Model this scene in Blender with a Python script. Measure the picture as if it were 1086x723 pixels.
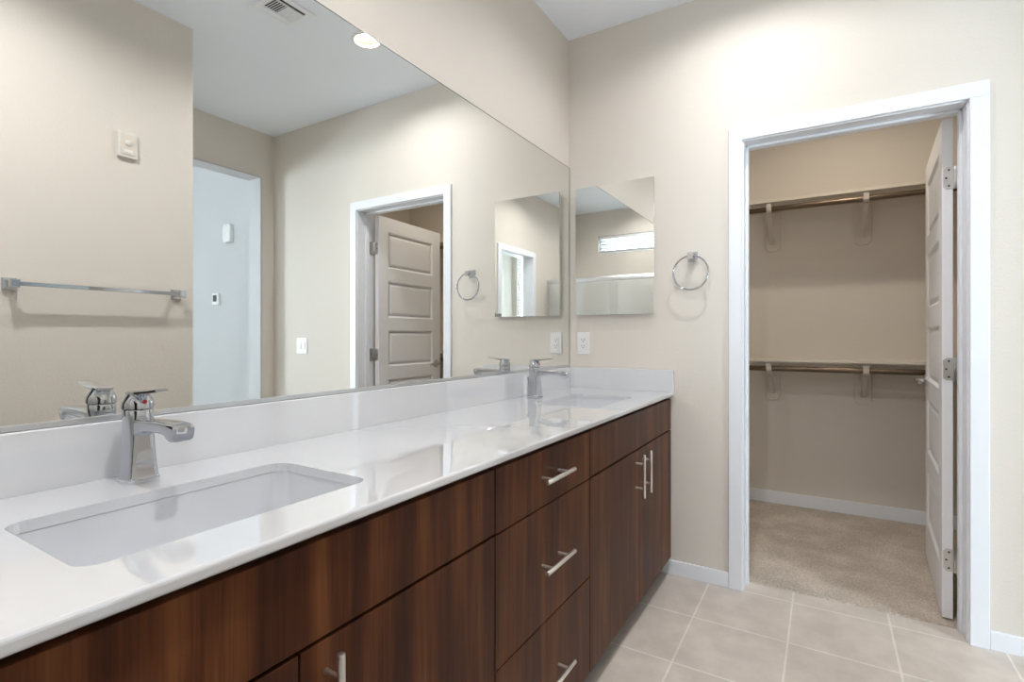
import bpy, bmesh, math
from mathutils import Vector, Matrix

# ------------------------------------------------------------------ clear
for o in list(bpy.data.objects):
    bpy.data.objects.remove(o, do_unlink=True)
SC = bpy.context.scene
COL = SC.collection
PI = math.pi

# ------------------------------------------------------------------ camera
CAMX, CAMH = 1.183, 1.15
cd = bpy.data.cameras.new('camera')
cd.sensor_width = 36.0
cd.lens = 547.4 / 1086 * 36.0
cd.shift_y = -4.5 / 1086
cd.clip_start = 0.02
cam = bpy.data.objects.new('camera', cd)
cam.location = (CAMX, 0, CAMH)
cam.rotation_euler = (PI / 2, 0, math.radians(31.2))
COL.objects.link(cam)
SC.camera = cam

# ------------------------------------------------------------------ view / world / lights
SC.view_settings.view_transform = 'Standard'
SC.view_settings.look = 'None'
SC.view_settings.gamma = 1.0
SC.view_settings.use_curve_mapping = False
SC.view_settings.exposure = 0.74

SC.cycles.max_bounces = 24
SC.cycles.diffuse_bounces = 12
SC.cycles.glossy_bounces = 10
SC.cycles.transparent_max_bounces = 16

W = bpy.data.worlds.new('world')
SC.world = W
W.use_nodes = True
wn = W.node_tree.nodes
bg = wn['Background']
sky = wn.new('ShaderNodeTexSky')
sky.sky_type = 'HOSEK_WILKIE'
sky.sun_direction = (0.4, 0.5, 0.75)
sky.turbidity = 3.0
W.node_tree.links.new(sky.outputs[0], bg.inputs[0])
bg.inputs[1].default_value = 1.2

def area(name, loc, rot, sx, sy, power, color, shape='RECTANGLE', spread=PI):
    l = bpy.data.lights.new(name, 'AREA')
    l.shape = shape
    l.size = sx
    if shape in ('RECTANGLE', 'ELLIPSE'):
        l.size_y = sy
    l.energy = power
    l.color = color
    l.spread = spread
    o = bpy.data.objects.new(name, l)
    o.location = loc
    o.rotation_euler = rot
    COL.objects.link(o)
    return o

WARM = (0.98, 0.97, 0.975)
DAY = (0.76, 0.88, 1.0)
# daylight coming in at the windows (each light stands just outside its own window)
area('daylight_bedroom', (6.72, -1.3, 1.55), (PI / 2, 0, PI / 2), 2.2, 1.6, 440, (0.82, 0.91, 1.0))
area('daylight_shower', (0.88, -1.42, 2.315), (math.radians(102), 0, 0), 0.85, 0.24, 7, DAY)
area('daylight_toilet', (2.30, -1.45, 1.63), (PI / 2, 0, math.radians(19)), 0.56, 1.36, 42, DAY, spread=math.radians(115))
DOWN_POWER = 10.0
CLOSET_POWER = 3.9

# ------------------------------------------------------------------ materials
def new_mat(name):
    m = bpy.data.materials.new(name)
    m.use_nodes = True
    nt = m.node_tree
    return m, nt, nt.nodes, nt.links, nt.nodes['Principled BSDF']

def P(name, color, rough=0.5, metal=0.0, coat=0.0, spec=0.5, emis=None, estr=0.0, bump=None, coat_rough=0.03):
    m, nt, N, L, b = new_mat(name)
    b.inputs['Base Color'].default_value = (*color, 1)
    b.inputs['Roughness'].default_value = rough
    b.inputs['Metallic'].default_value = metal
    b.inputs['Coat Weight'].default_value = coat
    b.inputs['Coat Roughness'].default_value = coat_rough
    b.inputs['Specular IOR Level'].default_value = spec
    if emis:
        b.inputs['Emission Color'].default_value = (*emis, 1)
        b.inputs['Emission Strength'].default_value = estr
    if bump:
        scale, strength, dist = bump
        g = N.new('ShaderNodeNewGeometry')
        t = N.new('ShaderNodeTexNoise')
        t.inputs['Scale'].default_value = scale
        t.inputs['Detail'].default_value = 2
        L.new(g.outputs['Position'], t.inputs['Vector'])
        bp = N.new('ShaderNodeBump')
        bp.inputs['Strength'].default_value = strength
        bp.inputs['Distance'].default_value = dist
        L.new(t.outputs['Fac'], bp.inputs['Height'])
        L.new(bp.outputs[0], b.inputs['Normal'])
    return m

M = {}
M['wall'] = P('beige_wall_paint', (0.710, 0.665, 0.608), 0.75, spec=0.3, bump=(110, 0.22, 0.004))
M['wall_white'] = P('white_wall_paint', (0.555, 0.56, 0.575), 0.75, spec=0.3, bump=(110, 0.2, 0.004))
M['ceiling'] = P('ceiling_paint', (0.86, 0.915, 0.985), 0.85, spec=0.2, bump=(90, 0.15, 0.004))
M['trim'] = P('white_trim_paint', (0.82, 0.845, 0.895), 0.35)
M['doorpaint'] = P('white_door_paint', (0.82, 0.825, 0.85), 0.38)
M['quartz'] = P('white_quartz', (0.67, 0.68, 0.705), 0.010, coat=1.0, spec=0.9, coat_rough=0.008)
M['quartz'].node_tree.nodes['Principled BSDF'].inputs['Coat IOR'].default_value = 1.9
M['porcelain'] = P('white_porcelain', (0.64, 0.655, 0.685), 0.03, coat=1.0)
M['chrome'] = P('polished_chrome', (0.58, 0.595, 0.625), 0.05, metal=1)
M['nickel'] = P('brushed_nickel', (0.82, 0.78, 0.74), 0.34, metal=1)
M['steel'] = P('satin_steel', (0.62, 0.61, 0.60), 0.28, metal=1)
M['alum'] = P('brushed_aluminium', (0.70, 0.71, 0.72), 0.3, metal=1)
M['bronze'] = P('bronze_rod', (0.15, 0.11, 0.078), 0.28, metal=0.85)
M['plastic'] = P('white_plastic', (0.80, 0.80, 0.80), 0.4)
M['almond'] = P('ivory_plastic', (0.72, 0.70, 0.66), 0.4)
M['bracket'] = P('painted_bracket', (0.55, 0.50, 0.445), 0.5)
M['plate'] = P('bracket_plate', (0.655, 0.605, 0.545), 0.5)
M['shelf'] = P('shelf_paint', (0.70, 0.645, 0.57), 0.5)
M['vent'] = P('vent_enamel', (0.85, 0.885, 0.93), 0.45)
M['dark'] = P('dark_gap', (0.02, 0.018, 0.016), 0.8)
M['slot'] = P('dark_slot', (0.05, 0.05, 0.05), 0.7)
M['screen'] = P('grey_display', (0.10, 0.11, 0.12), 0.2)
M['red'] = P('red_dot', (0.45, 0.02, 0.03), 0.3)
M['carcass'] = P('dark_carcass', (0.035, 0.018, 0.012), 0.5)
M['mirror'] = P('silvered_mirror', (0.89, 0.90, 0.88), 0.0, metal=1)
M['mirror_edge'] = P('mirror_edge', (0.10, 0.12, 0.11), 0.3)
M['lens'] = P('lit_lamp', (1, 1, 1), 0.4, emis=(1.0, 0.90, 0.74), estr=14)
M['baffle'] = P('lamp_baffle', (0.12, 0.088, 0.055), 0.45)
M['lamp_trim'] = P('lamp_trim', (0.85, 0.84, 0.82), 0.4)
M['blind'] = P('blind_slats', (0.80, 0.81, 0.82), 0.45)
M['surround'] = P('shower_surround', (0.74, 0.73, 0.71), 0.18)
M['weld'] = P('toe_kick', (0.05, 0.03, 0.022), 0.5)

def glass(name, tint, refl=0.06):
    m = bpy.data.materials.new(name)
    m.use_nodes = True
    N, L = m.node_tree.nodes, m.node_tree.links
    N.remove(N['Principled BSDF'])
    tr = N.new('ShaderNodeBsdfTransparent')
    tr.inputs[0].default_value = (*tint, 1)
    gl = N.new('ShaderNodeBsdfGlossy')
    gl.inputs['Roughness'].default_value = 0.0
    fr = N.new('ShaderNodeFresnel')
    fr.inputs[0].default_value = 1.45
    mx = N.new('ShaderNodeMixShader')
    L.new(fr.outputs[0], mx.inputs[0])
    L.new(tr.outputs[0], mx.inputs[1])
    L.new(gl.outputs[0], mx.inputs[2])
    L.new(mx.outputs[0], N['Material Output'].inputs[0])
    return m
M['glass'] = glass('clear_glass', (0.93, 0.95, 0.94))
M['shower_glass'] = glass('shower_glass', (0.97, 0.975, 0.97))

def wood():
    m, nt, N, L, b = new_mat('dark_walnut')
    g = N.new('ShaderNodeNewGeometry')
    # broad vertical bands
    mp = N.new('ShaderNodeMapping'); mp.inputs['Scale'].default_value = (1, 1, 0.10)
    L.new(g.outputs['Position'], mp.inputs[0])
    n1 = N.new('ShaderNodeTexNoise'); n1.inputs['Scale'].default_value = 13; n1.inputs['Detail'].default_value = 3
    n1.inputs['Roughness'].default_value = 0.5; n1.inputs['Distortion'].default_value = 0.5
    L.new(mp.outputs[0], n1.inputs['Vector'])
    # fine streaks
    mp2 = N.new('ShaderNodeMapping'); mp2.inputs['Scale'].default_value = (1, 1, 0.025)
    L.new(g.outputs['Position'], mp2.inputs[0])
    n2 = N.new('ShaderNodeTexNoise'); n2.inputs['Scale'].default_value = 240; n2.inputs['Detail'].default_value = 3
    L.new(mp2.outputs[0], n2.inputs['Vector'])
    # medium streaks
    n3 = N.new('ShaderNodeTexNoise'); n3.inputs['Scale'].default_value = 55; n3.inputs['Detail'].default_value = 3
    mp3 = N.new('ShaderNodeMapping'); mp3.inputs['Scale'].default_value = (1, 1, 0.05)
    L.new(g.outputs['Position'], mp3.inputs[0]); L.new(mp3.outputs[0], n3.inputs['Vector'])
    a1 = N.new('ShaderNodeMath'); a1.operation = 'MULTIPLY_ADD'; a1.inputs[1].default_value = 0.26
    L.new(n2.outputs['Fac'], a1.inputs[0]); L.new(n1.outputs['Fac'], a1.inputs[2])
    a2 = N.new('ShaderNodeMath'); a2.operation = 'MULTIPLY_ADD'; a2.inputs[1].default_value = 0.34
    L.new(n3.outputs['Fac'], a2.inputs[0]); L.new(a1.outputs[0], a2.inputs[2])
    cr = N.new('ShaderNodeValToRGB')
    e = cr.color_ramp.elements
    e[0].position = 0.58; e[0].color = (0.036, 0.0105, 0.0044, 1)
    e[1].position = 1.0; e[1].color = (0.165, 0.058, 0.0195, 1)
    x = e.new(0.76); x.color = (0.072, 0.0215, 0.0076, 1)
    x = e.new(0.87); x.color = (0.108, 0.035, 0.0118, 1)
    L.new(a2.outputs[0], cr.inputs[0])
    L.new(cr.outputs[0], b.inputs['Base Color'])
    b.inputs['Roughness'].default_value = 0.36
    b.inputs['Specular IOR Level'].default_value = 0.16
    bp = N.new('ShaderNodeBump'); bp.inputs['Strength'].default_value = 0.05; bp.inputs['Distance'].default_value = 0.002
    L.new(n2.outputs['Fac'], bp.inputs['Height']); L.new(bp.outputs[0], b.inputs['Normal'])
    return m
M['wood'] = wood()

def tile():
    m, nt, N, L, b = new_mat('beige_floor_tile')
    g = N.new('ShaderNodeNewGeometry')
    mp = N.new('ShaderNodeMapping'); mp.vector_type = 'POINT'
    mp.inputs['Location'].default_value = (-0.721 + 0.343 * 10, -2.541 + 0.343 * 20, 0)
    L.new(g.outputs['Position'], mp.inputs[0])
    br = N.new('ShaderNodeTexBrick')
    br.offset = 0.0; br.squash = 1.0
    br.inputs['Scale'].default_value = 1.0
    br.inputs['Brick Width'].default_value = 0.343
    br.inputs['Row Height'].default_value = 0.343
    br.inputs['Mortar Size'].default_value = 0.0038
    br.inputs['Mortar Smooth'].default_value = 0.1
    br.inputs['Bias'].default_value = 0.0
    br.inputs['Color1'].default_value = (0.65, 0.59, 0.535, 1)
    br.inputs['Color2'].default_value = (0.68, 0.62, 0.565, 1)
    br.inputs['Mortar'].default_value = (0.83, 0.79, 0.73, 1)
    L.new(mp.outputs[0], br.inputs['Vector'])
    n = N.new('ShaderNodeTexNoise'); n.inputs['Scale'].default_value = 7; n.inputs['Detail'].default_value = 8; n.inputs['Roughness'].default_value = 0.6
    L.new(g.outputs['Position'], n.inputs['Vector'])
    cr = N.new('ShaderNodeValToRGB')
    cr.color_ramp.elements[0].position = 0.35; cr.color_ramp.elements[0].color = (0.86, 0.855, 0.85, 1)
    cr.color_ramp.elements[1].position = 0.65; cr.color_ramp.elements[1].color = (1.05, 1.05, 1.05, 1)
    L.new(n.outputs['Fac'], cr.inputs[0])
    mx = N.new('ShaderNodeMixRGB'); mx.blend_type = 'MULTIPLY'; mx.inputs[0].default_value = 1
    L.new(br.outputs['Color'], mx.inputs[1]); L.new(cr.outputs[0], mx.inputs[2])
    L.new(mx.outputs[0], b.inputs['Base Color'])
    b.inputs['Roughness'].default_value = 0.38
    bp = N.new('ShaderNodeBump'); bp.invert = True; bp.inputs['Strength'].default_value = 0.5; bp.inputs['Distance'].default_value = 0.002
    L.new(br.outputs['Fac'], bp.inputs['Height']); L.new(bp.outputs[0], b.inputs['Normal'])
    return m
M['tile'] = tile()

def carpet():
    m, nt, N, L, b = new_mat('beige_carpet')
    g = N.new('ShaderNodeNewGeometry')
    n = N.new('ShaderNodeTexNoise'); n.inputs['Scale'].default_value = 125; n.inputs['Detail'].default_value = 4; n.inputs['Roughness'].default_value = 0.7
    L.new(g.outputs['Position'], n.inputs['Vector'])
    n2 = N.new('ShaderNodeTexNoise'); n2.inputs['Scale'].default_value = 5; n2.inputs['Detail'].default_value = 3
    L.new(g.outputs['Position'], n2.inputs['Vector'])
    cr = N.new('ShaderNodeValToRGB')
    cr.color_ramp.elements[0].position = 0.32; cr.color_ramp.elements[0].color = (0.40, 0.345, 0.285, 1)
    cr.color_ramp.elements[1].position = 0.68; cr.color_ramp.elements[1].color = (0.72, 0.64, 0.555, 1)
    L.new(n.outputs['Fac'], cr.inputs[0])
    cr2 = N.new('ShaderNodeValToRGB')
    cr2.color_ramp.elements[0].position = 0.4; cr2.color_ramp.elements[0].color = (0.90, 0.90, 0.90, 1)
    cr2.color_ramp.elements[1].position = 0.68; cr2.color_ramp.elements[1].color = (1.15, 1.15, 1.17, 1)
    L.new(n2.outputs['Fac'], cr2.inputs[0])
    mx = N.new('ShaderNodeMixRGB'); mx.blend_type = 'MULTIPLY'; mx.inputs[0].default_value = 1
    L.new(cr.outputs[0], mx.inputs[1]); L.new(cr2.outputs[0], mx.inputs[2])
    L.new(mx.outputs[0], b.inputs['Base Color'])
    b.inputs['Roughness'].default_value = 0.95
    b.inputs['Specular IOR Level'].default_value = 0.1
    bp = N.new('ShaderNodeBump'); bp.inputs['Strength'].default_value = 0.9; bp.inputs['Distance'].default_value = 0.008
    L.new(n.outputs['Fac'], bp.inputs['Height']); L.new(bp.outputs[0], b.inputs['Normal'])
    return m
M['carpet'] = carpet()

# ------------------------------------------------------------------ mesh helpers
class MB:
    """collects shapes into one mesh"""
    def __init__(s):
        s.bm = bmesh.new()

    def _merge(s, t):
        me = bpy.data.meshes.new('tmp')
        t.to_mesh(me); t.free()
        s.bm.from_mesh(me)
        bpy.data.meshes.remove(me)
        return s

    def box(s, x0, x1, y0, y1, z0, z1, bev=0.0, seg=2):
        t = bmesh.new()
        bmesh.ops.create_cube(t, size=1.0)
        for v in t.verts:
            v.co = Vector((x0 + (v.co.x + .5) * (x1 - x0), y0 + (v.co.y + .5) * (y1 - y0), z0 + (v.co.z + .5) * (z1 - z0)))
        if bev > 0:
            bmesh.ops.bevel(t, geom=list(t.edges), offset=bev, segments=seg, profile=0.5, affect='EDGES')
        return s._merge(t)

    def cyl(s, p0, p1, r0, r1=None, n=24, bev=0.0):
        r1 = r0 if r1 is None else r1
        p0, p1 = Vector(p0), Vector(p1)
        d = p1 - p0
        t = bmesh.new()
        bmesh.ops.create_cone(t, cap_ends=True, segments=n, radius1=r0, radius2=r1, depth=d.length)
        if bev > 0:
            es = [e for e in t.edges if abs(e.verts[0].co.z - e.verts[1].co.z) < 1e-6]
            bmesh.ops.bevel(t, geom=es, offset=bev, segments=2, profile=0.5, affect='EDGES')
        q = Vector((0, 0, 1)).rotation_difference(d.normalized())
        mt = Matrix.Translation((p0 + p1) / 2) @ q.to_matrix().to_4x4()
        bmesh.ops.transform(t, matrix=mt, verts=t.verts)
        return s._merge(t)

    def loft(s, loops, cap0=True, cap1=True):
        """loops: list of equal-length point lists"""
        t = bmesh.new()
        vs = [[t.verts.new(p) for p in lp] for lp in loops]
        n = len(loops[0])
        for a, b in zip(vs[:-1], vs[1:]):
            for i in range(n):
                j = (i + 1) % n
                t.faces.new((a[i], a[j], b[j], b[i]))
        if cap0: t.faces.new(list(reversed(vs[0])))
        if cap1: t.faces.new(vs[-1])
        bmesh.ops.recalc_face_normals(t, faces=t.faces)
        return s._merge(t)

    def lathe(s, prof, c=(0, 0, 0), axis='Z', n=32, cap0=True, cap1=True):
        loops = []
        for r, h in prof:
            lp = []
            for i in range(n):
                a = 2 * PI * i / n
                u, v = r * math.cos(a), r * math.sin(a)
                if axis == 'Z': p = (c[0] + u, c[1] + v, c[2] + h)
                elif axis == 'X': p = (c[0] + h, c[1] + u, c[2] + v)
                else: p = (c[0] + u, c[1] + h, c[2] + v)
                lp.append(p)
            loops.append(lp)
        return s.loft(loops, cap0, cap1)

    def tube(s, pts, r, n=12, closed=False):
        pts = [Vector(p) for p in pts]
        loops = []
        m = len(pts)
        up = None
        for i, p in enumerate(pts):
            a = pts[(i - 1) % m] if (closed or i > 0) else p
            b = pts[(i + 1) % m] if (closed or i < m - 1) else p
            d = (b - a).normalized()
            if up is None:
                up = Vector((0, 0, 1)) if abs(d.z) < 0.9 else Vector((1, 0, 0))
            x = (up - d * up.dot(d)).normalized()
            y = d.cross(x)
            up = x
            loops.append([p + (x * math.cos(2 * PI * k / n) + y * math.sin(2 * PI * k / n)) * r for k in range(n)])
        if closed:
            loops.append(loops[0])
            s.loft(loops, False, False)
            bmesh.ops.remove_doubles(s.bm, verts=s.bm.verts, dist=1e-6)
            return s
        return s.loft(loops)

    def prism(s, pts, axis, a, b, bev=0.0):
        """2-D outline extruded along axis from a to b"""
        def m(p, h):
            if axis == 'X': return (h, p[0], p[1])
            if axis == 'Y': return (p[0], h, p[1])
            return (p[0], p[1], h)
        t = bmesh.new()
        lo = [t.verts.new(m(p, a)) for p in pts]
        hi = [t.verts.new(m(p, b)) for p in pts]
        n = len(pts)
        for i in range(n):
            j = (i + 1) % n
            t.faces.new((lo[i], lo[j], hi[j], hi[i]))
        t.faces.new(list(reversed(lo))); t.faces.new(hi)
        bmesh.ops.recalc_face_normals(t, faces=t.faces)
        if bev > 0:
            bmesh.ops.bevel(t, geom=list(t.edges), offset=bev, segments=2, profile=0.5, affect='EDGES')
        return s._merge(t)

    def build(s, name, mat, parent=None, smooth=None):
        me = bpy.data.meshes.new(name)
        s.bm.to_mesh(me); s.bm.free()
        me.materials.append(mat)
        if smooth is not None:
            for p in me.polygons: p.use_smooth = True
            me.set_sharp_from_angle(angle=math.radians(smooth))
        o = bpy.data.objects.new(name, me)
        COL.objects.link(o)
        if parent: o.parent = parent
        return o

def rrect(cx, cy, hx, hy, r, z, n=6):
    pts = []
    for qx, qy, a0 in ((1, 1, 0), (-1, 1, 90), (-1, -1, 180), (1, -1, 270)):
        for k in range(n + 1):
            a = math.radians(a0 + 90 * k / n)
            pts.append((cx + qx * (hx - r) + r * math.cos(a), cy + qy * (hy - r) + r * math.sin(a), z))
    return pts

def tag(o, label, cat, group=None, kind=None):
    o['label'] = label
    o['category'] = cat
    if group: o['group'] = group
    if kind: o['kind'] = kind
    return o

def thing(name, label, cat, loc=(0, 0, 0), rz=0.0, group=None, kind=None):
    o = bpy.data.objects.new(name, None)
    o.empty_display_size = 0.05
    o.location = loc
    o.rotation_euler = (0, 0, rz)
    COL.objects.link(o)
    return tag(o, label, cat, group, kind)

def struct(o, label, cat):
    return tag(o, label, cat, kind='structure')

def dup(root, loc, label, group=None):
    r = root.copy(); COL.objects.link(r); r.location = loc; r['label'] = label
    if group: r['group'] = group
    for ch in list(root.children):
        c = ch.copy(); COL.objects.link(c); c.parent = r
        for g in ch.children:
            d = g.copy(); COL.objects.link(d); d.parent = c
    return r

def holed(axis, a, b, u0, u1, z0, z1, holes, name, mat):
    """wall slab: normal along axis (a..b), spanning u and z, with rectangular holes (u0,u1,z0,z1)"""
    mb = MB()
    us = sorted({u0, u1, *[h[0] for h in holes], *[h[1] for h in holes]})
    def put(p, q, r, s_):
        if axis == 'X': mb.box(a, b, p, q, r, s_)
        else: mb.box(p, q, a, b, r, s_)
    for p, q in zip(us[:-1], us[1:]):
        cur = z0
        for h in sorted([h for h in holes if h[0] <= p and h[1] >= q], key=lambda h: h[2]):
            if h[2] > cur: put(p, q, cur, h[2])
            cur = h[3]
        if cur < z1: put(p, q, cur, z1)
    return mb.build(name, mat)

def boolean(obj, cutters):
    for c in cutters:
        m = obj.modifiers.new('cut', 'BOOLEAN'); m.operation = 'DIFFERENCE'; m.object = c; m.solver = 'EXACT'
    dg = bpy.context.evaluated_depsgraph_get()
    dg.update()
    me = bpy.data.meshes.new_from_object(obj.evaluated_get(dg))
    obj.modifiers.clear()
    obj.data = me
    for c in cutters: bpy.data.objects.remove(c, do_unlink=True)

# ------------------------------------------------------------------ dimensions
H = 2.748           # ceiling
Y1 = 2.545          # end wall face
WT = 0.14           # its thickness
YC = Y1 + WT        # closet side
YB = 3.985          # closet back wall
XT = 1.64           # towel-bar wall face
YA = 1.436          # corner of the towel-bar wall
XR = 2.60           # right wall of the entry alcove
YS = -0.43          # shower front
YK = -1.20          # back wall
# ------------------------------------------------------------------ structure
struct(MB().box(-0.12, XR + 0.06, YK - 0.12, 2.645, -0.06, 0.0).build('floor', M['tile']), 'beige square ceramic tile bathroom floor with pale grout', 'floor')
struct(MB().box(0.1, 2.6, 2.645, YB + 0.1, -0.06, 0.006, 0.004).build('floor_closet', M['carpet']), 'beige cut pile carpet inside the walk-in closet', 'carpet')
struct(MB().box(XR + 0.06, 6.7, -2.8, 2.98, -0.06, 0.004).build('floor_bedroom', M['carpet']), 'carpet floor of the room past the alcove opening', 'carpet')
CANS = [(0.94, 1.975), (0.94, 0.45), (1.30, 3.15), (0.60, -0.70)]
CEIL = MB().box(-0.12, XR, -1.4, YB + 0.12, H, H + 0.1).build('ceiling', M['ceiling'])
boolean(CEIL, [MB().cyl((x, y, H - 0.05), (x, y, H + 0.062), 0.0650, n=48).build('cutter', M['ceiling']) for x, y in CANS])
struct(CEIL, 'flat white ceiling with a vent and recessed lights', 'ceiling')
HB = 3.15
struct(MB().box(XR, 6.7, -2.8, 3.0, HB, HB + 0.1).build('ceiling_bedroom', M['ceiling']), 'high white ceiling past the alcove opening', 'ceiling')
struct(MB().box(-0.12, 0, YK - 0.12, YC, 0, H).build('wall_left', M['wall']), 'beige wall behind the long vanity mirror', 'wall')
struct(holed('Y', Y1, YC, 0.0, 2.6, 0, H, [(0.852, 1.658, 0, 2.052)], 'wall_end', M['wall']), 'beige wall with the closet doorway and towel ring', 'wall')
struct(holed('X', XR, XR + 0.15, YK - 0.12, YC, 0, HB, [(1.50, 2.44, 0, 2.40)], 'wall_right', M['wall']), 'beige alcove wall with a tall white opening, seen in the mirror', 'wall')
struct(holed('X', XT, XT + 0.12, YK, YA, 0, H, [(-0.06, 0.63, 0, 2.04)], 'wall_towel', M['wall']), 'beige wall carrying the long towel bar, seen in the mirror', 'wall')
struct(MB().box(XT + 0.12, XR, YA - 0.12, YA, 0, H).build('wall_alcove', M['wall']), 'side wall of the entry alcove behind the towel bar wall', 'wall')
struct(holed('Y', YK - 0.12, YK, 0, XR, 0, H, [(0.45, 1.31, 2.20, 2.43), (1.95, 2.52, 0.95, 2.32)], 'wall_back', M['wall']), 'beige wall above the shower with a narrow high window', 'wall')
struct(MB().box(0.1, 2.6, YB, YB + 0.1, 0, H).build('wall_closet_back', M['wall']), 'beige closet wall behind the hanging rods', 'wall')
struct(MB().box(0.1, 0.22, YC, YB, 0, H).build('wall_closet_left', M['wall']), 'left wall inside the walk-in closet', 'wall')
struct(MB().box(2.47, 2.6, YC, YB, 0, H).build('wall_closet_right', M['wall']), 'right wall inside the walk-in closet', 'wall')
struct(MB().box(XR + 0.15, 6.6, 2.885, 2.98, 0, HB).build('wall_bedroom', M['wall_white']), 'white wall past the alcove opening with a thermostat', 'wall')
struct(holed('X', 6.5, 6.62, -2.72, 2.98, 0, HB, [(-2.4, -0.2, 0.75, 2.35)], 'wall_bedroom_window', M['wall_white']), 'window wall of the room past the alcove', 'wall')
struct(MB().box(XR + 0.15, 6.5, -2.72, -2.6, 0, HB).build('wall_bedroom_side', M['wall_white']), 'far side wall of the room past the alcove', 'wall')
struct(MB().box(XR + 0.05, XR + 0.15, -2.72, YK - 0.12, 0, HB).build('wall_bedroom_return', M['wall_white']), 'short wall between the room past the alcove and outdoors', 'wall')

# white lining of the alcove opening
lin = MB()
lin.box(XR + 0.0, XR + 0.152, 2.432, 2.442, 0, 2.40).box(XR + 0.0, XR + 0.152, 1.498, 1.508, 0, 2.40).box(XR + 0.0, XR + 0.152, 1.498, 2.442, 2.392, 2.402)
struct(lin.build('trim_1', M['wall_white']), 'white lining of the tall alcove opening', 'trim')

# closet doorway: jambs and casing
JL, JR, JT = 0.870, 1.640, 2.034
jb = MB()
jb.box(JL - 0.018, JL, Y1 - 0.001, YC + 0.001, 0, JT, 0.001)
jb.box(JR, JR + 0.018, Y1 - 0.001, YC + 0.001, 0, JT, 0.001)
jb.box(JL - 0.018, JR + 0.018, Y1 - 0.001, YC + 0.001, JT, JT + 0.018, 0.001)
sy0, sy1 = YC - 0.075, YC - 0.040   # door stop
jb.box(JL, JL + 0.011, sy0, sy1, 0, JT, 0.002).box(JR - 0.011, JR, sy0, sy1, 0, JT, 0.002).box(JL, JR, sy0, sy1, JT - 0.011, JT, 0.002)
struct(jb.build('trim_2', M['trim']), 'white jamb and stop lining the closet doorway', 'trim')
cs = MB()
def casing(mb, u0, u1, zt, w, face, back, axis):
    """mitred-looking casing around an opening u0..u1, top zt"""
    def bx(p, q, r, s_, b=0.003):
        if axis == 'Y': mb.box(p, q, face, back, r, s_, b)
        else: mb.box(face, back, p, q, r, s_, b)
    bx(u0 - w, u0, 0, zt)
    bx(u1, u1 + w, 0, zt)
    bx(u0 - w, u1 + w, zt - 0.0005, zt + w)
casing(cs, JL - 0.006, JR + 0.006, JT + 0.006, 0.057, Y1 - 0.015, Y1, 'Y')
struct(cs.build('trim_3', M['trim']), 'white flat casing around the closet doorway', 'trim')
cs = MB()
casing(cs, JL - 0.006, JR + 0.006, JT + 0.006, 0.057, YC + 0.015, YC, 'Y')
struct(cs.build('trim_4', M['trim']), 'white casing on the closet side of its doorway', 'trim')
cs = MB()
casing(cs, -0.05, 0.62, 2.035, 0.06, XT - 0.015, XT, 'X')
cs.box(XT, XT + 0.12, -0.062, -0.048, 0, 2.03).box(XT, XT + 0.12, 0.618, 0.632, 0, 2.03).box(XT, XT + 0.12, -0.062, 0.632, 2.028, 2.042)
struct(cs.build('trim_5', M['trim']), 'white casing of the side doorway, mirrored in the small cabinet', 'trim')
# baseboards
BBH, BBT = 0.070, 0.013
def baseboard(name, x0, x1, y0, y1, label, h=BBH):
    struct(MB().box(x0, x1, y0, y1, 0.0, h, 0.003).build(name, M['trim']), label, 'baseboard')
baseboard('baseboard_end_left', 0.50, JL - 0.0635, Y1 - BBT, Y1, 'white baseboard between the vanity and the closet doorway')
baseboard('baseboard_end_right', JR + 0.0635, XR, Y1 - BBT, Y1, 'white baseboard right of the closet doorway')
baseboard('baseboard_closet_back', 0.22, 2.47, YB - BBT, YB, 'white baseboard along the closet back wall', 0.088)
baseboard('baseboard_closet_right', 2.47 - BBT, 2.47, YC, YB - BBT, 'white baseboard along the closet right wall', 0.088)
baseboard('baseboard_towel', XT - BBT, XT, 0.69, YA, 'white baseboard below the towel bar')
baseboard('baseboard_bedroom', XR + 0.15, 6.5, 2.885 - BBT, 2.885, 'white baseboard below the thermostat', 0.088)

# windows
def window(name, x0, x1, y0, y1, z0, z1, label):
    r = thing(name, label, 'window', ((x0 + x1) / 2, (y0 + y1) / 2, z0), kind='structure')
    hx, hz = (x1 - x0) / 2, z1 - z0
    f = MB(); w = 0.03
    f.box(-hx, hx, -0.03, 0.03, 0, w, 0.002).box(-hx, hx, -0.03, 0.03, hz - w, hz, 0.002)
    f.box(-hx, -hx + w, -0.03, 0.03, w, hz - w, 0.002).box(hx - w, hx, -0.03, 0.03, w, hz - w, 0.002)
    f.build('window_frame', M['trim'], r)
    MB().box(-hx + w, hx - w, -0.003, 0.003, w, hz - w).build('pane', M['glass'], r)
    return r
window('window_1', 0.45, 1.31, -1.315, -1.255, 2.20, 2.43, 'narrow high window above the shower, seen in the small mirror')
window('window_2', 1.95, 2.52, -1.315, -1.255, 0.95, 2.32, 'tall window past the side doorway, seen in the small mirror')
w3 = window('window_3', -1.1, 1.1, -0.03, 0.03, 0.75, 2.35, 'wide daylight window of the room past the alcove')
w3.location = (6.57, -1.3, 0.75); w3.rotation_euler = (0, 0, PI / 2)

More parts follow.
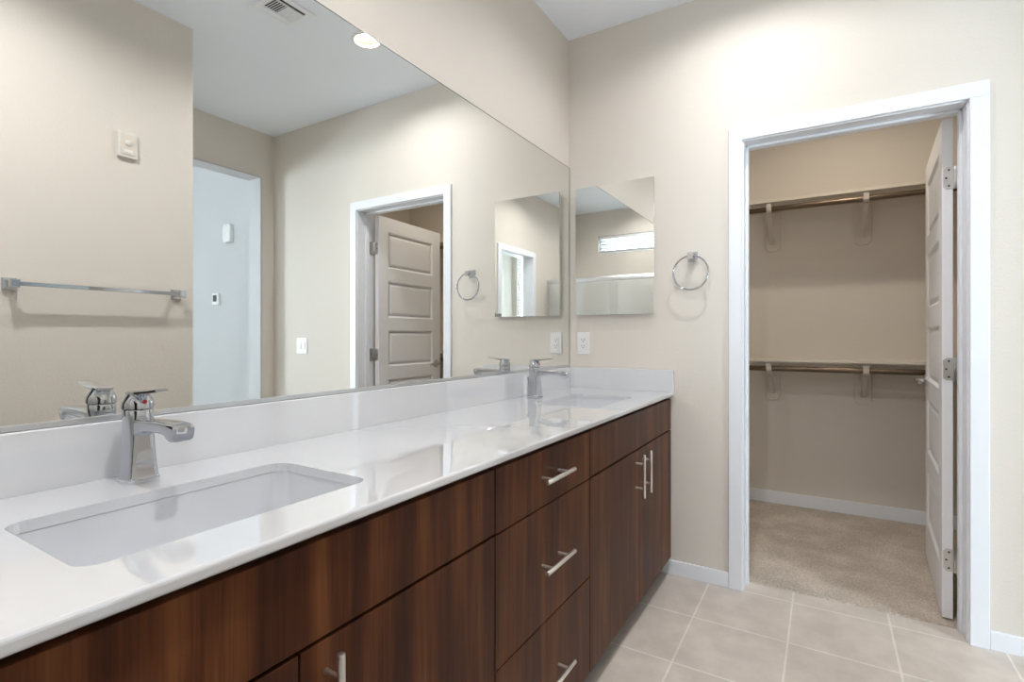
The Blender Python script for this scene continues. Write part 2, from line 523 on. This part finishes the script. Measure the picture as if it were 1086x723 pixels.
def blind(x0, x1, yc, z0, z1, pitch, tilt, label):
    r = thing('window_blind', label, 'blind', ((x0 + x1) / 2, yc, z0))
    hx, hz = (x1 - x0) / 2, z1 - z0
    MB().box(-hx, hx, -0.022, 0.022, hz - 0.035, hz, 0.003).build('headrail', M['blind'], r)
    s = MB()
    z = 0.03
    while z < hz - 0.05:
        c, d = 0.024 * math.cos(tilt), 0.024 * math.sin(tilt)
        s.prism([(-c, z - d - .0014), (c, z + d - .0014), (c, z + d + .0014), (-c, z - d + .0014)], 'X', -hx, hx)
        z += pitch
    s.build('slats', M['blind'], r)
    MB().box(-hx, hx, -0.022, 0.022, 0.0, 0.014, 0.003).build('bottom_rail', M['blind'], r)
    return r
blind(0.463, 1.297, -1.226, 2.203, 2.425, 0.044, 0.45, 'white slatted blind in the narrow window above the shower')
blind(1.963, 2.507, -1.226, 0.955, 2.315, 0.044, 0.2, 'white slatted blind in the tall window past the side doorway')

# ------------------------------------------------------------------ vanity
FX = 0.546          # face of doors and drawers
FT = 0.019          # front thickness
Z0, ZS, ZT = 0.082, 0.700, 0.8515   # door bottom, split line, front top
CT, CB = 0.882, 0.864               # counter top / underside
VY = [-0.035, 0.978, 1.530, Y1 - 0.004]

def bar_pull(parent, cx, cy, cz, horizontal=True, L=0.17, sp=0.096):
    mb = MB()
    s = 0.034
    if horizontal:
        mb.cyl((cx + s, cy - L / 2, cz), (cx + s, cy + L / 2, cz), 0.006, n=20, bev=0.001)
        for d in (-sp / 2, sp / 2): mb.cyl((cx, cy + d, cz), (cx + s, cy + d, cz), 0.0048, n=16)
    else:
        mb.cyl((cx + s, cy, cz - L / 2), (cx + s, cy, cz + L / 2), 0.006, n=20, bev=0.001)
        for d in (-sp / 2, sp / 2): mb.cyl((cx, cy, cz + d), (cx + s, cy, cz + d), 0.0048, n=16)
    return mb.build('handle', M['nickel'], parent, 40)

G = 0.0018
def front(root, name, y0, y1, z0, z1):
    return MB().box(FX - FT, FX, y0 + G, y1 - G, z0 + G, z1 - G, 0.0012).build(name, M['wood'], root)

def carcass(root, w):
    mb = MB()
    t = 0.018
    xb, xf = 0.004, FX - FT - 0.002
    mb.box(xb, xf, 0, t, Z0 + 0.002, CB - 0.001).box(xb, xf, w - t, w, Z0 + 0.002, CB - 0.001)
    mb.box(xb, xf, t, w - t, Z0 + 0.002, Z0 + t).box(xb, xb + 0.006, t, w - t, Z0 + t, CB - 0.001)
    mb.box(xf - 0.02, xf, t, w - t, CB - 0.03, CB - 0.001)
    mb.box(xf - 0.02, xf, t, w - t, ZS - 0.02, ZS + 0.02)
    mb.build('carcass', M['carcass'], root)
    MB().box(0.30, 0.47, 0, w, 0.0, Z0 + 0.002).build('toe_kick', M['weld'], root)

def sink_cabinet(y0, y1, ym, label):
    r = thing('sink_cabinet', label, 'cabinet', (0, y0, 0), group='walnut vanity cabinets')
    w, m = y1 - y0, ym - y0
    carcass(r, w)
    front(r, 'false_front', 0, w, ZS + 0.003, ZT)
    d = front(r, 'door', 0, m, Z0, ZS); bar_pull(d, FX, m - 0.045, 0.603, False)
    d = front(r, 'door', m, w, Z0, ZS); bar_pull(d, FX, m + 0.045, 0.603, False)
    return r
sink_cabinet(VY[0], VY[1], 0.470, 'dark walnut vanity cabinet beneath the near sink')
sink_cabinet(VY[2], VY[3], 2.040, 'dark walnut vanity cabinet beneath the far sink, with paired upright pulls')
r = thing('drawer_cabinet', 'dark walnut cabinet of three stacked drawers in the middle of the vanity', 'cabinet', (0, VY[1], 0), group='walnut vanity cabinets')
w = VY[2] - VY[1]
carcass(r, w)
for z0, z1, hz in ((ZS, ZT, 0.7775), (0.390, ZS, 0.546), (Z0, 0.390, 0.234)):
    d = front(r, 'drawer', 0, w, z0, z1)
    bar_pull(d, FX, w / 2, hz)
    MB().box(0.06, FX - FT, 0.03, w - 0.03, z0 + 0.03, z1 - 0.04).build('drawer_box', M['carcass'], d)

# counter with two sink cut-outs
SINKS = [(0.470, 0.222), (2.030, 0.222)]
SXC, SHX = 0.318, 0.135
ct = thing('vanity_countertop', 'long glossy white countertop on the walnut vanity', 'countertop', (0, 0, 0))
CX = 0.561
top = MB().box(0.002, CX, -0.05, Y1 - 0.002, CB, CT, 0.005, 3).build('slab', M['quartz'], ct)
cut = []
for cy, hy in SINKS:
    c = MB().loft([rrect(SXC, cy, SHX, hy, 0.03, CB - 0.05), rrect(SXC, cy, SHX, hy, 0.03, CT + 0.05)]).build('cutter', M['quartz'])
    cut.append(c)
boolean(top, cut)
ST = 0.989
MB().box(0.002, 0.021, -0.05, Y1 - 0.021, CT - 0.001, ST, 0.0025).build('backsplash', M['quartz'], ct)
MB().box(0.002, CX, Y1 - 0.0205, Y1 - 0.002, CT - 0.001, ST, 0.0025).build('side_splash', M['quartz'], ct)

def sink(cy, label):
    r = thing('undermount_sink', label, 'sink', (SXC, cy, CB), group='undermount vanity sinks')
    _, hy = SINKS[0]
    L = []
    def lp(dx, z, rr): L.append(rrect(0, 0, SHX + dx, hy + dx, max(rr, 0.004), z))
    # outside, from the bottom up, over the flange, then down the inside
    lp(-0.062, -0.150, 0.04); lp(-0.022, -0.135, 0.05); lp(0.012, -0.02, 0.05); lp(0.026, -0.012, 0.05); lp(0.026, -0.0005, 0.05)
    lp(0.0008, -0.0005, 0.031); lp(0.0004, -0.008, 0.031); lp(-0.006, -0.060, 0.036); lp(-0.014, -0.100, 0.040); lp(-0.024, -0.120, 0.045)
    lp(-0.040, -0.131, 0.045); lp(-0.062, -0.135, 0.045)
    lp(-0.10, -0.1385, 0.03)
    n = len(L[0])
    L.append([(0.022 * math.cos(2 * PI * (k + .5) / n), 0.022 * math.sin(2 * PI * (k + .5) / n), -0.1405) for k in range(n)])
    MB().loft(L, True, True).build('basin', M['porcelain'], r, 50)
    MB().lathe([(0.018, -0.1405), (0.030, -0.1400), (0.031, -0.1375), (0.027, -0.1365), (0.020, -0.1375), (0.019, -0.137), (0.014, -0.133), (0.001, -0.1325)], n=32).build('drain', M['chrome'], r, 40)
    # small overflow hole in the back
    return r
sink(SINKS[0][0], 'white rectangular sink set into the near end of the countertop')
sink(SINKS[1][0], 'white rectangular sink set into the far end of the countertop')

def super_loop(hx, hy, e, z, n=40, cx=0, cy=0):
    pts = []
    for i in range(n):
        a = 2 * PI * (i + .5) / n
        c, s = math.cos(a), math.sin(a)
        pts.append((cx + hx * math.copysign(abs(c) ** (2 / e), c), cy + hy * math.copysign(abs(s) ** (2 / e), s), z))
    return pts

def faucet(loc, label):
    r = thing('faucet', label, 'faucet', loc, group='chrome single-lever faucets')
    b = MB()
    b.loft([super_loop(0.0275, 0.0265, 9, 0.0), super_loop(0.0280, 0.0270, 9, 0.001), super_loop(0.0280, 0.0270, 9, 0.007), super_loop(0.0268, 0.0258, 9, 0.0085),
            super_loop(0.0262, 0.0250, 8, 0.012), super_loop(0.0248, 0.0230, 7, 0.035), super_loop(0.0238, 0.0217, 6, 0.060), super_loop(0.0234, 0.0213, 4.5, 0.085),
            super_loop(0.0238, 0.0225, 3, 0.105), super_loop(0.0245, 0.0240, 2.3, 0.120), super_loop(0.0248, 0.0248, 2, 0.1315), super_loop(0.0238, 0.0238, 2, 0.133)])
    b.build('body', M['chrome'], r, 35)
    # spout: rounded rectangular sections swept along a shallow arc
    def sec(x, zt, zb, hw, lean=0.0):
        zc, hz = (zt + zb) / 2, (zt - zb) / 2
        pts = []
        n = 28
        for i in range(n):
            a = 2 * PI * (i + .5) / n
            c, s = math.cos(a), math.sin(a)
            u = hw * math.copysign(abs(c) ** (2 / 5), c); v = hz * math.copysign(abs(s) ** (2 / 5), s)
            pts.append((x + lean * v / max(hz, 1e-6), u, zc + v))
        return pts
    s = MB()
    s.loft([sec(0.012, 0.1155, 0.078, 0.0170), sec(0.024, 0.1165, 0.086, 0.0170), sec(0.040, 0.1175, 0.0935, 0.0168), sec(0.06, 0.1185, 0.0970, 0.0166),
            sec(0.09, 0.1195, 0.0985, 0.0168), sec(0.118, 0.1200, 0.0985, 0.0172, 0.001), sec(0.133, 0.1200, 0.0965, 0.0176, 0.004),
            sec(0.142, 0.1196, 0.0915, 0.0178, 0.007), sec(0.151, 0.1185, 0.0880, 0.0180, 0.008), sec(0.158, 0.1160, 0.0875, 0.0180, 0.006), sec(0.1615, 0.1120, 0.0890, 0.0172, 0.004)])
    s.build('spout', M['chrome'], r, 40)
    MB().cyl((0.1475, 0, 0.0960), (0.1480, 0, 0.0866), 0.0070, n=20).build('aerator', M['steel'], r, 40)
    MB().lathe([(0.0235, 0.1335), (0.0262, 0.1345), (0.0264, 0.139), (0.0252, 0.146), (0.0225, 0.153), (0.0190, 0.159), (0.0175, 0.162), (0.001, 0.1625)], n=36).build('cap', M['chrome'], r, 50)
    lv = MB()
    def lsec(x, z, hw, ht):
        return [(x, hw * sx, z + ht * sz) for sx, sz in ((1, -.55), (1, .55), (.8, 1), (-.8, 1), (-1, .55), (-1, -.55), (-.8, -1), (.8, -1))]
    lv.loft([lsec(-0.021, 0.1620, 0.0120, 0.0018), lsec(-0.014, 0.1628, 0.0155, 0.0036), lsec(0.004, 0.1636, 0.0165, 0.0042), lsec(0.026, 0.1650, 0.0155, 0.0036),
             lsec(0.058, 0.1682, 0.0130, 0.0030), lsec(0.080, 0.1710, 0.0115, 0.0032), lsec(0.088, 0.1722, 0.0105, 0.0024)])
    lv.build('lever', M['chrome'], r, 35)
    MB().lathe([(0.0035, 0), (0.0042, 0.002), (0.0038, 0.0036), (0.0005, 0.0042)], c=(0.0222, 0, 0.1475), axis='X', n=16).build('indicator', M['red'], r, 40)
    k = MB().cyl((-0.034, 0, 0.0), (-0.034, 0, 0.078), 0.0022, n=10)
    k.lathe([(0.0022, 0.074), (0.0055, 0.078), (0.0058, 0.085), (0.003, 0.0885), (0.0005, 0.089)], c=(-0.034, 0, 0), n=16)
    k.build('lift_rod', M['chrome'], r, 40)
    return r
f1 = faucet((0.084, 0.464, CT + 0.0003), 'chrome single-lever faucet at the near sink')
f2 = dup(f1, (0.085, 2.008, CT + 0.0003), 'chrome single-lever faucet at the far sink by the end wall')

# ------------------------------------------------------------------ wall mirror
MT = 2.057
mi = thing('vanity_mirror', 'huge frameless mirror above the whole vanity', 'mirror', (0, 0, ST))
MB().box(0.0015, 0.0065, -0.05, Y1 - 0.006, 0.003, MT - ST).build('mirror_glass', M['mirror'], mi)
e = MB()
e.box(0.001, 0.0072, -0.05, Y1 - 0.005, MT - ST, MT - ST + 0.0022).box(0.001, 0.0072, Y1 - 0.006, Y1 - 0.0035, 0.003, MT - ST + 0.0022)
e.build('edge', M['mirror_edge'], mi)
MB().box(0.001, 0.0090, -0.05, Y1 - 0.006, 0.0005, 0.011, 0.001).build('bottom_channel', M['alum'], mi)

# ------------------------------------------------------------------ medicine cabinet, outlet, ring
mc = thing('medicine_cabinet', 'small mirrored medicine cabinet on the end wall above the outlet', 'cabinet', (0.262, Y1, 1.264))
MB().box(-0.200, 0.200, -0.022, 0.0, 0.006, 0.664, 0.001).build('body', M['trim'], mc)
MB().box(-0.209, 0.209, -0.030, -0.022, 0.0, 0.670, 0.0015, 1).build('mirror_door', M['mirror'], mc)

ou = thing('wall_outlet', 'white double wall outlet below the medicine cabinet', 'outlet', (0.087, Y1, 1.116))
MB().box(-0.035, 0.035, -0.006, 0, -0.058, 0.058, 0.002).build('cover_plate', M['plastic'], ou)
rc = MB().box(-0.0165, 0.0165, -0.0085, -0.005, -0.0335, 0.0335, 0.0012).build('receptacle', M['plastic'], ou)
sl = MB()
for dz in (-0.0165, 0.0165):
    sl.box(-0.0085, -0.0060, -0.0091, -0.008, dz - 0.001, dz + 0.0075).box(0.0060, 0.0085, -0.0091, -0.008, dz - 0.001, dz + 0.0065)
    sl.cyl((0, -0.0091, dz - 0.0075), (0, -0.008, dz - 0.0075), 0.0028, n=14)
sl.build('slots', M['slot'], rc)

def ring_pts(r, n=56, cy=0, cz=0):
    return [(r * math.sin(2 * PI * k / n), cy, cz + r * math.cos(2 * PI * k / n)) for k in range(n)]
tr = thing('towel_ring', 'chrome towel ring on the wall beside the closet doorway', 'towel ring', (0.648, Y1, 1.528))
mnt = MB()
mnt.loft([[(x, -0.000, z) for x, z in ((-.022, -.024), (.022, -.024), (.022, .024), (-.022, .024))],
          [(x, -0.008, z) for x, z in ((-.022, -.024), (.022, -.024), (.022, .024), (-.022, .024))],
          [(x, -0.022, z) for x, z in ((-.012, -.015), (.012, -.015), (.012, .015), (-.012, .015))],
          [(x, -0.050, z) for x, z in ((-.010, -.012), (.010, -.012), (.010, .012), (-.010, .012))],
          [(x, -0.058, z) for x, z in ((-.014, -.017), (.014, -.017), (.014, .014), (-.014, .014))],
          [(x, -0.064, z) for x, z in ((-.012, -.015), (.012, -.015), (.012, .012), (-.012, .012))]])
mnt.build('mount', M['chrome'], tr)
MB().tube(ring_pts(0.079, cy=-0.052, cz=-0.079), 0.0046, 12, True).build('ring', M['chrome'], tr, 60)

# towel bar on the wall behind the photographer's right shoulder (seen in the mirror)
tb = thing('towel_bar', 'long chrome towel bar on the beige wall, seen in the mirror', 'towel bar', (XT, 1.04, 1.362))
for s in (-1, 1):
    y = 0.312 * s
    p = MB()
    def sq(x, h): return [(x, y - h, -h * 1.1), (x, y + h, -h * 1.1), (x, y + h, h * 1.1), (x, y - h, h * 1.1)]
    p.loft([sq(0, .023), sq(-.008, .023), sq(-.022, .012), sq(-.048, .011), sq(-.054, .015), sq(-.074, .015), sq(-.077, .012)])
    p.build('post', M['chrome'], tb)
MB().box(-0.0725, -0.0565, -0.318, 0.318, -0.008, 0.008, 0.0012).build('bar', M['chrome'], tb)
fc = thing('wall_control', 'small ivory wall control high above the towel bar', 'wall control', (XT, 1.137, 2.048))
MB().box(-0.018, 0, -0.040, 0.040, -0.060, 0.060, 0.003).build('housing', M['almond'], fc)
MB().box(-0.0205, -0.016, -0.028, 0.032, -0.046, 0.048, 0.001).build('face_panel', M['shelf'], fc)
MB().lathe([(0.014, 0), (0.014, -0.003), (0.010, -0.006), (0.0005, -0.0065)], c=(-0.020, 0.0, 0.008), axis='X', n=20).build('dial', M['almond'], fc, 40)
MB().box(-0.0215, -0.018, -0.018, 0.018, -0.036, -0.024, 0.001).build('button', M['plastic'], fc)

sw = thing('light_switch', 'white two-rocker light switch between closet doorway and alcove', 'light switch', (2.245, Y1, 1.082))
MB().box(-0.060, 0.060, -0.006, 0, -0.060, 0.060, 0.002).build('cover_plate', M['plastic'], sw)
for d in (-0.023, 0.023):
    MB().prism([(-0.005, -0.033), (-0.0075, -0.033), (-0.0105, 0.0), (-0.0085, 0.033), (-0.005, 0.033)], 'X', d - 0.0165, d + 0.0165).build('rocker', M['plastic'], sw)

YW = 2.885
th = thing('thermostat', 'small white square thermostat on the white wall past the alcove', 'thermostat', (4.01, YW, 1.525))
MB().box(-0.052, 0.052, -0.030, 0, -0.058, 0.058, 0.006).build('housing', M['plastic'], th)
MB().box(-0.034, 0.034, -0.0312, -0.028, -0.026, 0.038, 0.001).build('display', M['screen'], th)
ch = thing('door_chime', 'white rounded chime box high above the thermostat', 'door chime', (3.79, YW, 2.155))
MB().prism([(0.062 * math.copysign(abs(math.cos(a)) ** .45, math.cos(a)), 0.09 * math.copysign(abs(math.sin(a)) ** .45, math.sin(a))) for a in [2 * PI * (k + .5) / 40 for k in range(40)]], 'Y', -0.045, 0.0, 0.006).build('housing', M['plastic'], ch, 40)
MB().box(-0.030, 0.030, -0.0475, -0.044, -0.004, 0.050, 0.001).build('cover', M['plastic'], ch)

# ------------------------------------------------------------------ ceiling: downlights and vent
dl = thing('recessed_downlight', 'lit round recessed downlight over the far sink, seen in the mirror', 'downlight', (0.94, 1.975, H), group='recessed downlights')
MB().lathe([(0.0635, 0.0005), (0.0635, -0.004), (0.066, -0.0065), (0.078, -0.006), (0.0825, -0.003), (0.082, 0.0), (0.0655, -0.0002)], n=48, cap0=False, cap1=False).build('trim_ring', M['lamp_trim'], dl, 40)
MB().lathe([(0.0635, -0.003), (0.0560, 0.0190), (0.0610, 0.0195), (0.0645, 0.0)], n=48, cap0=False, cap1=False).build('baffle', M['baffle'], dl, 40)
MB().lathe([(0.0600, 0.0350), (0.0600, 0.0200), (0.03, 0.0180), (0.001, 0.0175)], n=48).build('lens', M['lens'], dl, 40)
dl2 = dup(dl, (0.94, 0.45, H), 'lit round recessed downlight over the near sink')
for o in (dl, dl2):
    a = area('downlight_lamp', (o.location.x, o.location.y, H + 0.0125), (0, 0, 0), 0.065, 0.065, DOWN_POWER * (0.62 if o is dl else 1.0), WARM, 'DISK', math.radians(170))

dl3 = dup(dl, (1.30, 3.15, H), 'unseen round ceiling light added to brighten the closet')
area('closet_fill_lamp', (1.30, 3.15, H + 0.0125), (0, 0, 0), 0.065, 0.065, CLOSET_POWER, (1.0, 0.89, 0.74), 'DISK', math.radians(170))  # unseen fixture and lamp, added to lift and warm the closet walls

dl4 = dup(dl, (0.60, -0.70, H), 'unseen round ceiling light added to brighten the shower')
area('shower_fill_lamp', (0.60, -0.70, H + 0.0125), (0, 0, 0), 0.065, 0.065, 5.0, WARM, 'DISK', math.radians(170))  # added out of view to brighten the dim shower back wall

vt = thing('ceiling_vent', 'white square ceiling vent with dark slots, seen in the mirror', 'vent', (1.095, 1.580, H))
q = 0.105
fr = MB()
fr.box(-q, q, -q, -q + 0.028, -0.007, 0, 0.002).box(-q, q, q - 0.028, q, -0.007, 0, 0.002)
fr.box(-q, -q + 0.028, -q + 0.028, q - 0.028, -0.007, 0, 0.002).box(q - 0.028, q, -q + 0.028, q - 0.028, -0.007, 0, 0.002)
fr.box(-0.052, -0.044, -q + 0.028, q - 0.028, -0.006, -0.001).box(0.044, 0.052, -q + 0.028, q - 0.028, -0.006, -0.001)
fr.build('frame', M['vent'], vt)
MB().box(-0.08, 0.08, -0.08, 0.08, -0.0008, 0).build('duct_shade', M['dark'], vt)  # thin dark sheet standing in for the shade inside the vent
s = MB()
for k in range(13):
    y = -0.074 + k * 0.0123
    tl = 1 if k < 6 else -0.5
    s.prism([(y - .0045, -0.0035 - tl * 0.0022), (y + .0045, -0.0035 + tl * 0.0022), (y + .0045, -0.0028 + tl * 0.0022), (y - .0045, -0.0028 - tl * 0.0022)], 'X', -0.044, 0.044)
s.box(-0.0775, -0.0705, -0.077, 0.077, -0.0055, -0.0015).box(0.054, 0.0765, -0.077, 0.077, -0.0050, -0.0015)
s.build('louvers', M['vent'], vt)

# ------------------------------------------------------------------ closet door (stands open into the closet)
DW, DH, DT = 0.755, 2.016, 0.035
DZ = 0.014
dr = thing('door_1', 'white five-panel door standing open into the closet', 'door', (1.6245, YC + 0.008, 0), math.radians(-3.6), kind='structure')
lf = MB()
sw_, rt, rb, rm = 0.105, 0.105, 0.19, 0.095
lf.box(-DT, 0, 0, sw_, DZ, DZ + DH, 0.0012).box(-DT, 0, DW - sw_, DW, DZ, DZ + DH, 0.0012)
ph = (DH - rt - rb - 4 * rm) / 5
z = DZ
lf.box(-DT, 0, sw_ - .001, DW - sw_ + .001, z, z + rb)
z += rb
for k in range(5):
    y0, y1, z0, z1 = sw_, DW - sw_, z, z + ph
    lf.box(-DT + 0.010, -0.010, y0 - .001, y1 + .001, z0 - .001, z1 + .001)
    for xo, xi, s_ in ((-DT, -DT + 0.010, 1), (0, -0.010, -1)):
        # sloped moulding and raised field
        def lp(x, i): return [(x, y0 + i, z0 + i), (x, y1 - i, z0 + i), (x, y1 - i, z1 - i), (x, y0 + i, z1 - i)]
        lf.loft([lp(xo, 0.0), lp(xi, 0.013)], False, False)
        lf.loft([lp(xi, 0.020), lp(xo + s_ * 0.004, 0.036)], False, True)
        lf.loft([lp(xi, 0.013), lp(xi, 0.020)], False, False)
    z += ph
    hgt = rt if k == 4 else rm
    lf.box(-DT, 0, sw_ - .001, DW - sw_ + .001, z, z + hgt)
    z += hgt
lf.build('door_leaf', M['doorpaint'], dr)
for hz in (0.25, 1.02, 1.79):
    h = MB()
    c = 0.010
    # leaf screwed to the door edge, chamfered corners
    pts = [(-0.0305, hz - .045 + c), (-0.0305 + c, hz - .045), (0.004, hz - .045), (0.004, hz + .045), (-0.0305 + c, hz + .045), (-0.0305, hz + .045 - c)]
    h.prism(pts, 'Y', -0.0022, 0.0005)
    h.cyl((0.0065, -0.004, hz - .046), (0.0065, -0.004, hz + .046), 0.0055, n=14, bev=0.001)
    for k in range(1, 5):
        zz = hz - .045 + k * .018
        h.cyl((0.0065, -0.004, zz - .0006), (0.0065, -0.004, zz + .0006), 0.0060, n=14)
    h.box(0.009, 0.0135, -0.040, -0.004, hz - .045, hz + .045)
    ho = h.build('hinge', M['steel'], dr, 40)
    sc = MB()
    for dx, dz in ((-0.013, 0.032), (-0.021, 0.0), (-0.013, -0.032)):
        sc.lathe([(0.0040, -0.0015), (0.0040, -0.0026), (0.002, -0.0034), (0.0003, -0.0036)], c=(dx, 0, hz + dz), axis='Y', n=12)
    sc.build('screws', M['slot'], ho)
LZ = 0.925
for s_, x0 in ((-1, -DT), (1, 0.0)):
    l = MB()
    l.lathe([(0.032, 0), (0.032, s_ * 0.006), (0.027, s_ * 0.010), (0.011, s_ * 0.012), (0.010, s_ * 0.045)], c=(x0, DW - 0.06, LZ), axis='X', n=28)
    xx = x0 + s_ * 0.045
    l.tube([(xx, DW - 0.06 + 0.008, LZ), (xx, DW - 0.075, LZ), (xx - s_ * .003, DW - 0.11, LZ + 0.002), (xx - s_ * .008, DW - 0.145, LZ - 0.002), (xx - s_ * .012, DW - 0.17, LZ - 0.004)], 0.0085, 12)
    l.build('lever_handle', M['chrome'], dr, 40)
MB().box(-DT + 0.006, -0.006, DW - 0.001, DW + 0.0012, LZ - 0.028, LZ + 0.028).build('latch_plate', M['steel'], dr)

# ------------------------------------------------------------------ closet shelves, rods, brackets
SF = YB - 0.315
RY = YB - 0.297
UP, LO = 1.966, 0.948
def shelf(z0, label):
    o = thing('closet_shelf', label, 'shelf', (1.345, YB, z0), group='closet shelves')
    MB().box(-1.125, 1.125, SF - YB, 0, 0, 0.018, 0.003).build('board', M['shelf'], o)
    return o
shelf(UP + 0.040, 'upper beige closet shelf with a hanging rod beneath')
shelf(LO + 0.042, 'lower beige closet shelf with a hanging rod beneath')
def rod(z, label):
    o = MB().cyl((0, 0, 0), (2.25, 0, 0), 0.0165, n=24).build('closet_rod', M['bronze'], None, 40)
    o.location = (0.22, RY, z)
    return tag(o, label, 'closet rod', 'closet hanging rods')
rod(UP, 'bronze hanging rod below the upper closet shelf')
rod(LO, 'bronze hanging rod below the lower closet shelf')
def bracket(x, z, label):
    r = thing('rod_bracket', label, 'bracket', (x, YB, z), group='closet rod brackets')
    yw = 0.0
    ry = RY - YB
    a, b0, b1, c = 0.046, -0.232, 0.0360, 0.022
    MB().prism([(-a, b1), (-a, b0 + c), (-a + c, b0), (a - c, b0), (a, b0 + c), (a, b1)], 'Y', -0.0215, 0.0, 0.0035).build('wall_plate', M['plate'], r)
    # diagonal strut
    t = MB()
    hw = 0.012
    def sect(y, zc, h): return [(-hw, y, zc - h), (hw, y, zc - h), (hw, y, zc + h), (-hw, y, zc + h)]
    t.loft([sect(-0.0205, -0.170, 0.016), sect(-0.05, -0.155, 0.013), sect(ry + 0.06, -0.045, 0.010), sect(ry + 0.012, -0.024, 0.009)])
    t.build('strut', M['bracket'], r)
    hk = MB()
    # open hook holding the rod
    n = 14
    R0, R1 = 0.0176, 0.0240
    pts = [(ry + R1 * math.cos(math.radians(200 + 180 * k / n)), R1 * math.sin(math.radians(200 + 180 * k / n))) for k in range(n + 1)]
    pts += [(ry + R0 * math.cos(math.radians(200 + 180 * (n - k) / n)), R0 * math.sin(math.radians(200 + 180 * (n - k) / n))) for k in range(n + 1)]
    hk.prism(pts, 'X', -hw - .002, hw + .002)
    hk.box(-hw - .002, hw + .002, ry - 0.0235, ry - 0.0180, -0.010, 0.031)
    hk.build('hook', M['bracket'], r)
    return r
bk = bracket(0.878, UP, 'beige rod bracket under the upper closet shelf, nearer the left jamb')
dup(bk, (1.392, YB, UP), 'beige rod bracket under the upper closet shelf, nearer the open door')
dup(bk, (0.878, YB, LO), 'beige rod bracket under the lower closet shelf, nearer the left jamb')
dup(bk, (1.392, YB, LO), 'beige rod bracket under the lower closet shelf, nearer the open door')

# ------------------------------------------------------------------ shower behind the photographer (seen in the small mirror)
sp = thing('shower_surround', 'pale shower wall surround, seen in the small mirror', 'shower surround', (0, YK, 0))
MB().box(0.002, XT - 0.002, 0.001, 0.013, 0.12, 1.86, 0.002).box(0.001, 0.013, 0.014, YS - YK - 0.04, 0.12, 1.86, 0.002).box(XT - 0.013, XT - 0.001, 0.014, YS - YK - 0.04, 0.12, 1.86, 0.002).build('wall_panels', M['surround'], sp)
MB().box(0.002, XT - 0.002, 0.001, YS - YK + 0.04, 0.0, 0.10, 0.01).build('pan', M['porcelain'], sp)
se = thing('shower_enclosure', 'glass shower doors with a silver top rail, seen in the small mirror', 'shower doors', (0, YS, 0))
MB().prism([(-0.026, 1.775), (0.026, 1.775), (0.026, 1.80), (0.018, 1.822), (0, 1.828), (-0.018, 1.822), (-0.026, 1.80)], 'X', 0.0015, XT - 0.0015).build('top_rail', M['alum'], se, 40)
MB().box(0.001, 0.028, -0.02, 0.02, 0.101, 1.774, 0.002).build('side_post', M['alum'], se)
MB().box(XT - 0.028, XT - 0.001, -0.02, 0.02, 0.101, 1.774, 0.002).build('side_post', M['alum'], se)
MB().box(0.029, XT - 0.029, -0.026, 0.026, 0.101, 0.125, 0.003).build('bottom_track', M['alum'], se)
for x0, x1, y in ((0.03, 0.87, -0.012), (0.77, XT - 0.03, 0.012)):
    g = MB().box(x0, x1, y - 0.003, y + 0.003, 0.126, 1.774).build('glass_panel', M['shower_glass'], se)
